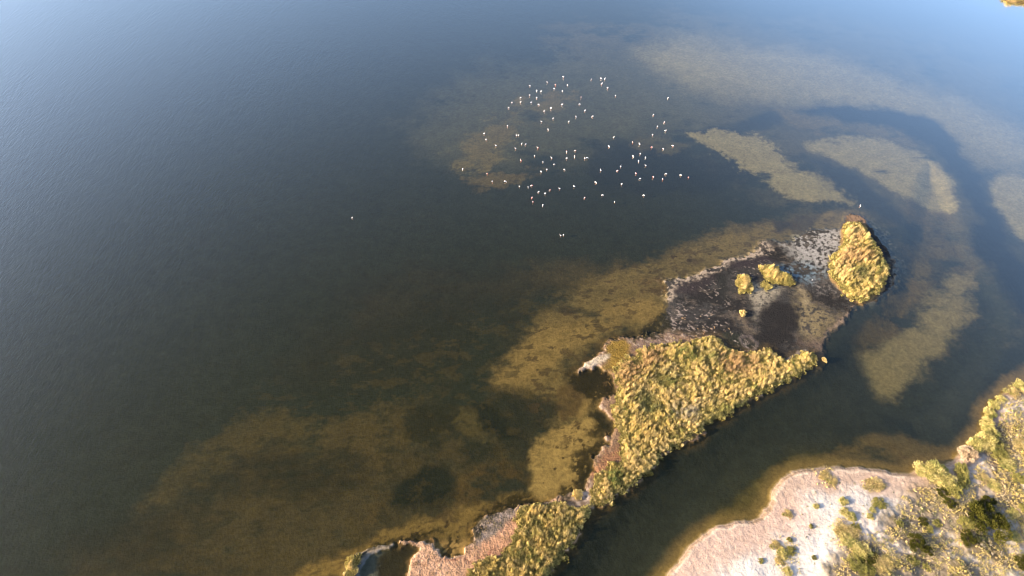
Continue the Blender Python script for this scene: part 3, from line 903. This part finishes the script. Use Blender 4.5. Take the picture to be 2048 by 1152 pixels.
tussocks('grass_tussocks', P('300,820 420,760 600,880 700,980 560,960 400,1030 180,1040 160,960', C2), 0.75, lambda x, y: np.clip(0.1 + 0.7 * fbm(x, y, 2.5, 2, 171), 0, 0.6), [STRAW, RUST, ASH], 115, 0.3, 14,
         'sparse pale and rusty tussocks on the dark peat north of the big reed bed', 'tussocks', wid=(0.015, 0.03), rad=0.2)

for q_, c_, k_, lb_ in (('255,320 430,130 540,80 850,55 830,150 700,185 515,290 520,450 490,560 540,700 560,900 440,1010 370,1050 315,1080 340,900 500,700 420,580 505,470 440,325', C3, 0.30, 'thin rusty grass on the bare western margin of the big islet'),
                        ('520,860 560,770 640,655 800,735 950,650 1000,530 1200,400 1400,375 1290,460 1280,560 1200,740 1030,770 940,860', C4, 0.25, 'thin brown grass on the salmon mud and grey crust at the bottom edge')):
    tussocks('margin_grass', P(q_, c_), 0.5, lambda x, y, k_=k_: np.clip(k_ + 0.8 * fbm(x, y, 2.2, 3, 181), 0, 0.9), [OLIVE, RUST * 0.7, OLIVE * 0.6, RUST, GREEN], 183, 0.22, 12, lb_, 'grass', wid=(0.015, 0.03), rad=0.22)

# dry grass of the dunes
dune_keep = lambda x, y: np.clip(0.62 + 0.8 * fbm(x, y, 4.5, 3, 131), 0.05, 1)
tussocks('dune_grass', P('1850,965 1890,1000 1925,985 1950,930 1990,860 2010,800 2100,770 2400,1000 2200,1300 1640,1300 1660,1150 1700,1100 1745,1070 1800,1050 1790,1010'), 0.36, dune_keep,
         [GREEN * 1.5, OLIVE, ASH * 0.85, STRAW * 0.85, OLIVE, GOLD, ASH * 0.7, GREEN * 1.8, STRAW], 133, 0.46, 17, 'dry straw-coloured grass and low herbs covering the dunes in the lower right corner', 'dune grass', wid=(0.02, 0.04), rad=0.26)
tussocks('beach_sprigs', P('1560,985 1600,950 1690,940 1800,955 1830,985 1760,1020 1700,1060 1640,1130 1560,1140 1540,1090 1600,1040 1580,1000'), 0.9,
         lambda x, y: np.clip(0.05 + 0.6 * fbm(x, y, 3.5, 2, 135), 0.0, 0.6), [GREEN, OLIVE, GREEN, STRAW], 137, 0.16, 12, 'scattered tiny sprigs growing on the white beach sand', 'beach plants', rad=0.14)


for q_ in ('1540,1080 1570,1070 1595,1090 1592,1130 1600,1160 1560,1160 1545,1120', '1655,1045 1690,1035 1722,1060 1722,1100 1690,1112 1660,1090', '1625,935 1660,935 1675,970 1660,982 1630,960', '1715,960 1750,955 1775,975 1760,990 1725,985', '1690,1100 1740,1085 1790,1110 1800,1170 1680,1180'):
    tussocks('dry_grass', P(q_), 0.34, lambda x, y: np.clip(0.45 + 0.6 * fbm(x, y, 2.0, 2, 141), 0.0, 0.9), [GOLD, STRAW, STRAW, OLIVE, GOLD], 143, 0.36, 14,
             {'1540': 'thin golden grass of the left dune strip on the beach sand', '1655': 'golden grass round the large central clump on the white sand', '1625': 'golden grass on the beach mound nearest the water',
              '1715': 'golden grass on the wide mound with the blue shadow', '1690': 'golden grass between the shrubs at the bottom edge of the dune'}[q_[:4]], 'dune grass', wid=(0.02, 0.04), rad=0.24)


# ------------------------------------------------------------------ shrubs: leaf sprays on stems
def shrub_mesh(name, table, seed, leaves=2600, flat=0.75, spiky=0.0, leaf=0.055):
    r_ = np.random.default_rng(seed)
    nl = 26
    a = r_.uniform(0, 6.28, nl)
    q = np.sqrt(r_.random(nl)) * 0.82
    lx, ly = np.cos(a) * q, np.sin(a) * q
    lz = flat * (0.35 + 0.45 * r_.random(nl)) * (1 - 0.45 * q)
    lr = r_.uniform(0.10, 0.34, nl)
    k = r_.integers(0, nl, leaves)
    d = r_.normal(size=(leaves, 3))
    d /= np.linalg.norm(d, axis=1, keepdims=True)
    rad = lr[k] * (0.55 + 0.45 * r_.random(leaves) ** 0.5) * (1 + spiky * r_.random(leaves))
    c = np.stack([lx[k], ly[k], lz[k]], 1) + d * rad[:, None] * np.array([1, 1, 0.85])
    c[:, 2] = np.maximum(c[:, 2], 0.02)
    dirn = d + r_.normal(0, 0.45, (leaves, 3)) + np.array([0, 0, 0.5])
    dirn /= np.linalg.norm(dirn, axis=1, keepdims=True)
    L = leaf * r_.uniform(0.8, 1.8, leaves) * (1 + spiky)
    side = np.cross(dirn, r_.normal(size=(leaves, 3)))
    side /= np.linalg.norm(side, axis=1, keepdims=True)
    w = leaf * r_.uniform(0.35, 0.6, leaves) * (1 - 0.4 * spiky)
    V = np.stack([c - dirn * L[:, None], c + side * w[:, None], c + dirn * L[:, None], c - side * w[:, None]], 1).reshape(-1, 3)
    T = np.array(table)
    cc = T[r_.integers(0, len(T), nl)][k] * r_.normal(1, 0.18, (leaves, 1)).clip(.5, 1.5)
    me = quads_mesh(name, V, leaves, np.repeat(np.clip(cc, .004, .8), 4, 0))
    me.materials.append(M_LEAF)
    # stems under the leaves
    sv = []
    for i in range(nl):
        p0 = np.array([lx[i] * 0.1, ly[i] * 0.1, -0.1]); p1 = np.array([lx[i], ly[i], lz[i]])
        sd_ = np.array([-ly[i], lx[i], 0]); sd_ = sd_ / (np.linalg.norm(sd_) + 1e-6) * 0.02
        up = np.array([0, 0, 0.02])
        for s2 in (sd_, up):
            sv += [p0 - s2, p0 + s2, p1 + s2 * 0.5, p1 - s2 * 0.5]
    sm = quads_mesh(name + '_stems', np.array(sv), len(sv) // 4, np.tile([[.12, .085, .05]], (len(sv), 1)))
    sm.materials.append(M_LEAF)
    return me, sm


DARK = [np.array(c) for c in ((.065, .065, .015), (.08, .08, .018), (.10, .095, .02))]
MIDG = [np.array(c) for c in ((.32, .29, .09), (.40, .35, .12), (.22, .21, .07))]
YELL = [np.array(c) for c in ((.60, .51, .20), (.46, .41, .15), (.64, .54, .25), (.32, .31, .11))]
DRY = [np.array(c) for c in ((.60, .47, .22), (.50, .38, .18), (.62, .50, .26), (.32, .28, .11))]
PINK = [np.array(c) for c in ((.60, .46, .33), (.52, .40, .26), (.62, .5, .36))]
KINDS = {
    'dark': [shrub_mesh('dark_foliage', DARK, s, 5200, 0.85, 0, 0.04) for s in (1, 2)],
    'green': [shrub_mesh('green_foliage', MIDG, s, 3000, 0.8, 0.1) for s in (3, 4, 5)],
    'yellow': [shrub_mesh('yellow_foliage', YELL, s, 3000, 0.8, 0.5) for s in (6, 7, 8)],
    'dry': [shrub_mesh('dry_foliage', DRY, s, 3000, 0.5, 1.0) for s in (9, 10, 11)],
    'pink': [shrub_mesh('pink_foliage', PINK, 12, 3200, 0.85, 0.2)],
}
GROUPS = {'dark': 'green shrubs on the dunes', 'green': 'green shrubs on the dunes', 'yellow': 'yellowish shrubs on the dunes and bank', 'dry': 'dry shrubs and grass mounds on the sand', 'pink': 'green shrubs on the dunes'}
cnt = [0]


def shrub(px, py, rpx, kind, label, h=1.0, ry=None, rot=None, name=None):
    x, y = at(px, py)
    D = math.sqrt(x * x + y * y + CAM_H ** 2)
    r = rpx * D / FPX
    z = float(ground_z(np.array([x]), np.array([y]))[0])
    i = cnt[0]; cnt[0] += 1
    fm, sm = KINDS[kind][i % len(KINDS[kind])]
    o = bpy.data.objects.new(name or {'dry': 'dry_shrub', 'yellow': 'bank_shrub', 'pink': 'round_shrub'}.get(kind, 'green_shrub'), None)
    C.objects.link(o)
    o.empty_display_size = 0.2
    o.location = (x, y, z)
    o.rotation_euler = (0, 0, rng.uniform(0, 6.28) if rot is None else rot)
    ry_ = (ry or rpx) * D / FPX
    o.scale = (r, ry_, (r + ry_) / 2 * h)
    tag(o, label, 'shrub', GROUPS[kind])
    for nm, m_ in (('foliage', fm), ('stem', sm)):
        c = bpy.data.objects.new(nm, m_)
        C.objects.link(c)
        c.parent = o
    return o


SHRUBS = [
    # large dark evergreen and its neighbours
    (1968, 1050, 33, 'dark', 'biggest shrub, dark green and dome-shaped, in the lower right corner', 0.95, 40, 0.2),
    (1974, 1008, 13, 'dark', 'small dark green shrub touching the top of the biggest dark shrub', 0.9),
    (1924, 1050, 14, 'green', 'mid green shrub just left of the biggest dark shrub', 0.8),
    (1929, 1082, 16, 'dark', 'dark olive shrub below and left of the biggest dark shrub', 0.7),
    (1843, 1047, 9, 'dark', 'small dark shrub, topmost of three near the middle of the dune', 0.9),
    (1855, 1061, 8, 'green', 'small bright green shrub between two darker ones on the dune', 0.9),
    (1871, 1050, 8, 'green', 'small flat green shrub, right one of three near the middle of the dune', 0.7),
    (1828, 1094, 19, 'dark', 'ragged dark olive shrub below the trio of small shrubs', 0.6),
    (1850, 1106, 10, 'dark', 'small dark shrub at the right foot of the ragged olive shrub', 0.6),
    (1822, 1124, 11, 'green', 'green shrub below the ragged olive shrub near the bottom edge', 0.7),
    (1848, 1138, 8, 'green', 'small green shrub at the bottom edge beside the bright sand', 0.7),
    (1894, 1012, 11, 'dark', 'dark upright shrub below the bank thicket where the sand path ends', 1.0),
    (1794, 1054, 7, 'green', 'little green shrub at the sandy left edge of the dune grass', 0.9),
    (2021, 1031, 11, 'yellow', 'bright yellow shrub right of the biggest dark shrub', 0.6),
    (2040, 1022, 9, 'green', 'green shrub at the right frame edge beside the yellow shrub', 0.7),
    (2024, 1076, 11, 'yellow', 'low yellow shrub below the bright yellow one near the right edge', 0.5),
    (2038, 1130, 14, 'dark', 'dark shrub in the very corner at lower right', 0.7),
    # bank thicket
    (1848, 946, 18, 'yellow', 'yellow-green bank shrub where the white beach meets the water', 1.0),
    (1869, 950, 21, 'yellow', 'big yellow-green bank shrub, second from the beach', 1.05),
    (1889, 968, 19, 'yellow', 'yellow-green bank shrub, third from the beach, above the dark shaded gap', 0.95),
    (1906, 984, 16, 'green', 'green shrub at the lower end of the bank thicket beside the sand path', 0.9),
    (1884, 986, 15, 'dark', 'dark-leaved shrub under the bank thicket', 0.6),
    (1930, 916, 17, 'pink', 'round pinkish beige shrub on the bank between two green thickets', 1.1),
    (1917, 944, 11, 'green', 'narrow green shrub directly below the round pinkish shrub', 1.1, 19, 0.0),
    (1922, 966, 11, 'green', 'green shrub filling the notch below the pinkish shrub', 0.9, 16, 0.0),
    (1949, 896, 16, 'yellow', 'yellow-green bank shrub right beside the round pinkish shrub', 1.1),
    (1968, 888, 19, 'yellow', 'widest yellow-green bank shrub at the bend right of the pinkish shrub', 1.0),
    (1985, 895, 15, 'green', 'green shrub on the land side of the widest bank shrub', 0.9),
    (1975, 868, 15, 'yellow', 'yellow bank shrub just above the bend', 1.0),
    (1973, 848, 12, 'yellow', 'yellow bank shrub halfway up the right bank', 1.0),
    (1977, 829, 11, 'yellow', 'slim yellow bank shrub below the bare white gap', 1.0),
    (1987, 812, 11, 'yellow', 'small yellow bank shrub at the left end of the bare white patch', 0.9),
    (1999, 801, 10, 'yellow', 'small golden bank shrub where the right bank turns to the frame edge', 0.9),
    (2020, 788, 12, 'dry', 'straw-coloured bank shrub near the right frame edge', 0.9),
    (2038, 777, 13, 'yellow', 'topmost golden bank shrub at the right frame edge', 0.9),
    # middle right scrub
    (1995, 915, 14, 'green', 'low green scrub bush right of the sandy bank path', 0.6),
    (2010, 935, 13, 'yellow', 'yellow scrub bush in the middle of the right-hand dune', 0.6),
    (2034, 890, 12, 'dry', 'straw bush near the right edge above the dune scrub', 0.5),
    (2030, 960, 12, 'green', 'green bush near the right edge beside a sandy hollow', 0.6),
    (1960, 960, 11, 'dry', 'dry bush on the grey sand right of the path', 0.5),
    (1985, 975, 12, 'yellow', 'yellow bush above the biggest dark shrub', 0.5),
    # beach
    (1648, 952, 13, 'dry', 'grassy mound nearest the water on the white beach', 0.55, 9, 0.5),
    (1662, 966, 12, 'dry', 'lower end of the golden grass strip behind the beach mound', 0.5, 8, 0.6),
    (1746, 972, 23, 'dry', 'wide golden grass mound on the white sand with a blue shadow', 0.45, 13, 0.15),
    (1630, 1016, 6, 'yellow', 'small lone bush on open sand with a square blue shadow', 1.1),
    (1573, 1031, 9, 'dry', 'small sandy grass hummock close to the beach edge', 0.8),
    (1684, 1007, 9, 'yellow', 'topmost bush of the short vertical row on the white sand', 0.9),
    (1686, 1027, 9, 'yellow', 'second bush of the short vertical row on the white sand', 0.8),
    (1698, 1038, 10, 'yellow', 'lowest bush of the short vertical row on the white sand', 0.7),
    (1620, 1056, 5, 'green', 'tiny bush on open sand below the small lone bush', 1.0),
    (1577, 1083, 6, 'green', 'little dark green bush at the top of the left dune strip', 1.0),
    (1549, 1094, 10, 'dry', 'dry bush at the left side of the left dune strip', 0.6),
    (1563, 1110, 12, 'yellow', 'yellow bush in the middle of the left dune strip', 0.6),
    (1579, 1105, 9, 'green', 'green bush at the right side of the left dune strip', 0.8),
    (1558, 1124, 9, 'dry', 'dry tuft at the lower end of the left dune strip', 0.6),
    (1520, 1124, 6, 'green', 'leftmost little bush, alone on the pinkish sand', 0.9),
    (1573, 1147, 9, 'yellow', 'orange-yellow bush at the bottom edge on white sand', 0.8),
    (1625, 1119, 5, 'green', 'tiny dark bush alone near the bottom middle of the sand', 0.8),
    (1681, 1066, 17, 'dry', 'dry brown-yellow shrub, upper one of the large central clump', 0.55),
    (1699, 1072, 15, 'dry', 'dry shrub on the right of the large central clump', 0.55),
    (1688, 1086, 14, 'yellow', 'yellowish shrub at the lower end of the large central clump', 0.5),
    (1708, 1058, 9, 'green', 'olive sprig at the top right of the large central clump', 0.7),
    (1756, 1012, 14, 'green', 'spiky grey-green shrub on the white sand below the wide golden mound', 0.5),
    (1741, 1024, 6, 'yellow', 'small yellow tuft at the lower left of the spiky grey-green shrub', 0.8),
    (1735, 1038, 7, 'yellow', 'small yellow tuft on the sand left of the dune grass', 0.7),
    (1717, 1108, 17, 'yellow', 'yellow-green shrub at the top of the bottom-edge thicket', 0.75),
    (1708, 1132, 17, 'green', 'green shrub on the left of the bottom-edge thicket', 0.7),
    (1734, 1126, 19, 'dark', 'dark green shrub in the middle of the bottom-edge thicket', 0.65),
    (1758, 1136, 17, 'dry', 'brownish shrub on the right of the bottom-edge thicket', 0.55),
    (1728, 1150, 16, 'green', 'lowest green shrub of the bottom-edge thicket, cut by the frame', 0.7),
]
for s in SHRUBS:
    shrub(*s)


# ------------------------------------------------------------------ birds
def loft(path, radii, cols, seg=8, squash=None):
    """tube along a path; returns verts, faces, colours"""
    path = np.array(path, float)
    V, Fc, Cc = [], [], []
    for i, p in enumerate(path):
        t = path[min(i + 1, len(path) - 1)] - path[max(i - 1, 0)]
        t /= np.linalg.norm(t)
        side = np.array([0, 1.0, 0])
        up = np.cross(t, side); up /= np.linalg.norm(up)
        for k in range(seg):
            a = 2 * math.pi * k / seg
            V.append(p + side * math.cos(a) * radii[i] * (squash or 1) + up * math.sin(a) * radii[i])
            Cc.append(cols[i])
    for i in range(len(path) - 1):
        for k in range(seg):
            Fc.append((i * seg + k, i * seg + (k + 1) % seg, (i + 1) * seg + (k + 1) % seg, (i + 1) * seg + k))
    Fc.append(tuple(range(seg))[::-1])
    Fc.append(tuple((len(path) - 1) * seg + k for k in range(seg)))
    return V, Fc, Cc


def bird_mesh(name, plum, wing, neck_up, legs=True):
    W_, BK, LG = plum, (.03, .025, .025), (.62, .28, .26)
    path = [(-0.46, 0, .93), (-0.36, 0, .97), (-0.22, 0, 1.02), (-0.05, 0, 1.05), (0.10, 0, 1.06), (0.21, 0, 1.09)]
    rad = [0.02, 0.075, 0.15, 0.19, 0.165, 0.09]
    col = [BK, wing, wing, wing, W_, W_]
    if neck_up:
        nk = [(0.28, 0, 1.17), (0.30, 0, 1.28), (0.26, 0, 1.40), (0.24, 0, 1.50), (0.29, 0, 1.57), (0.36, 0, 1.56), (0.42, 0, 1.52), (0.44, 0, 1.46)]
    else:
        nk = [(0.30, 0, 1.10), (0.40, 0, 1.04), (0.46, 0, 0.92), (0.46, 0, 0.78), (0.47, 0, 0.64), (0.45, 0, 0.56), (0.40, 0, 0.50), (0.35, 0, 0.50)]
    path += nk
    rad += [0.055, 0.042, 0.038, 0.038, 0.045, 0.052, 0.03, 0.012]
    col += [W_] * 6 + [LG, BK]
    V, Fc, Cc = loft(path, rad, col, 8, 1.12)
    if legs:
        for s in (-1, 1):
            lv, lf, lc = loft([(0.0, s * .06, .92), (0.03 * s, s * .06, .45), (0.0, s * .06, -0.05), (0.10, s * .06, -0.06)], [0.03, 0.016, 0.014, 0.02], [LG] * 4, 5)
            o = len(V)
            V += lv; Fc += [tuple(i + o for i in f) for f in lf]; Cc += lc
    me = bpy.data.meshes.new(name)
    me.from_pydata([tuple(v) for v in V], [], Fc)
    ca = me.color_attributes.new('Col', 'FLOAT_COLOR', 'POINT')
    b = np.ones((len(V), 4), np.float32); b[:, :3] = np.array(Cc)
    ca.data.foreach_set('color', b.ravel())
    me.polygons.foreach_set('use_smooth', np.ones(len(me.polygons), bool))
    me.materials.append(M_FEATHER)
    return me


WHT, PNK, CORAL = (.85, .83, .82), (.85, .62, .6), (.8, .26, .2)
BM = {'w': [bird_mesh('white_bird', WHT, (.84, .8, .78), u) for u in (True, False)],
      'p': [bird_mesh('pink_bird', (.84, .72, .70), CORAL, u) for u in (True, False)]}
FL = ('w870,91 w747,130 p810,149 w902,152 w612,157 w800,180 w667,194 w699,200 w863,197 w612,231 w543,247 w666,249 p1007,245 w475,285 w542,283 w624,286 w679,300 '
      'w860,303 w994,298 w451,326 w775,331 w724,352 w1036,350 w793,407 w968,396 w1097,392 w914,431 w702,433 w441,466 w753,492 '
      '| w1085,107 w1160,101 w1190,106 w1165,144 w1210,175 w1271,233 '
      '| w1676,250 w1563,380 w1647,437 w1593,470 w1655,503 w1556,534 '
      '| w262,525 w277,572 w352,617 w98,796 p285,832 w324,893 w423,892 '
      '| w509,537 w525,537 w551,603 w582,606 w503,639 p674,635 w649,695 p545,733 p896,662 p962,655 p957,699 w895,714 w779,711 w714,742 w799,760 w743,800 w700,817 w878,801 w1036,716 w1052,711 '
      '| w1258,552 w1220,622 p1403,591 w1455,606 p1548,629 w1637,641 w1711,618 w1461,680 w1406,699 w1501,708 w1449,735 w1502,769 '
      '| w1312,777 p1287,809 w1158,806 p1429,832 w1461,870 p1561,859 p1634,875 w1660,835 w1774,843 p1832,860 w1118,899 w1318,913 w1170,997 w1490,998 w1264,1048 '
      '| p1035,1017 w953,931 w841,947 p768,958 w730,985 w681,972 w600,935 p629,923 w532,929 p629,1018 p637,1050 w714,1073')
WHERE = ['the upper left part of the flock over the pale patch', 'the small string of birds at the top of the flock', 'the sparse birds at the upper right of the flock',
         'the straggling birds at the left side of the flock', 'the middle of the flock', 'the right middle of the flock over blue water',
         'the lower right part of the flock', 'the lower left rows of the flock']


def bird(px, py, tint, label, name='flamingo', cat='flamingo', group='flamingos wading in the shallows', sc=1.0, rz=None):
    x, y = at(px, py, 0.35)
    m = BM[tint][0 if rng.random() < 0.4 else 1]
    o = bpy.data.objects.new(name, m)
    C.objects.link(o)
    o.location = (x, y, -0.55 * sc)
    o.rotation_euler = (0, 0, rng.uniform(0, 6.28) if rz is None else rz)
    o.scale = (sc, sc, sc)
    return tag(o, label, cat, group)


for where, grp in zip(WHERE, FL.split('|')):
    B = [(w[0], *[float(c) for c in w[1:].split(',')]) for w in grp.split()]
    for t in 'wp':
        sub = [b for b in B if b[0] == t]
        word = 'white' if t == 'w' else 'pink-winged'
        lab = {}
        if len(sub) == 1:
            lab[sub[0]] = f'only {word} flamingo in {where}'
        elif len(sub) > 1:
            for key, rev, txt in ((1, False, 'leftmost'), (1, True, 'rightmost'), (2, False, 'farthest'), (2, True, 'nearest')):
                b = sorted(sub, key=lambda q: q[key], reverse=rev)[0]
                lab.setdefault(b, f'{txt} {word} flamingo in {where}')
        for b in sub:
            bird(900 + b[1] / 3.84, 130 + b[2] / 3.84, t, lab.get(b, f'{word} flamingo wading in {where}'), sc=rng.uniform(0.55, 0.72))
bird(1121, 470, 'w', 'left one of two white wading birds close together below the flock', 'wading_bird', 'bird', 'white birds away from the flock', 0.55, 2.5)
bird(1127, 469, 'w', 'right one of two white wading birds close together below the flock', 'wading_bird', 'bird', 'white birds away from the flock', 0.6, 1.2)
bird(704, 435, 'w', 'single white bird alone on the open water far left of the flock', 'wading_bird', 'bird', 'white birds away from the flock', 0.5, 0.3)
bird(1721, 411, 'w', 'single white bird in the water beyond the drop-shaped reed islet', 'wading_bird', 'bird', 'white birds away from the flock', 0.5, 1.9)
bird(1625, 559, 'w', 'tiny white bird on the marsh left of the drop-shaped reed islet', 'wading_bird', 'bird', 'white birds away from the flock', 0.45, 0.8)
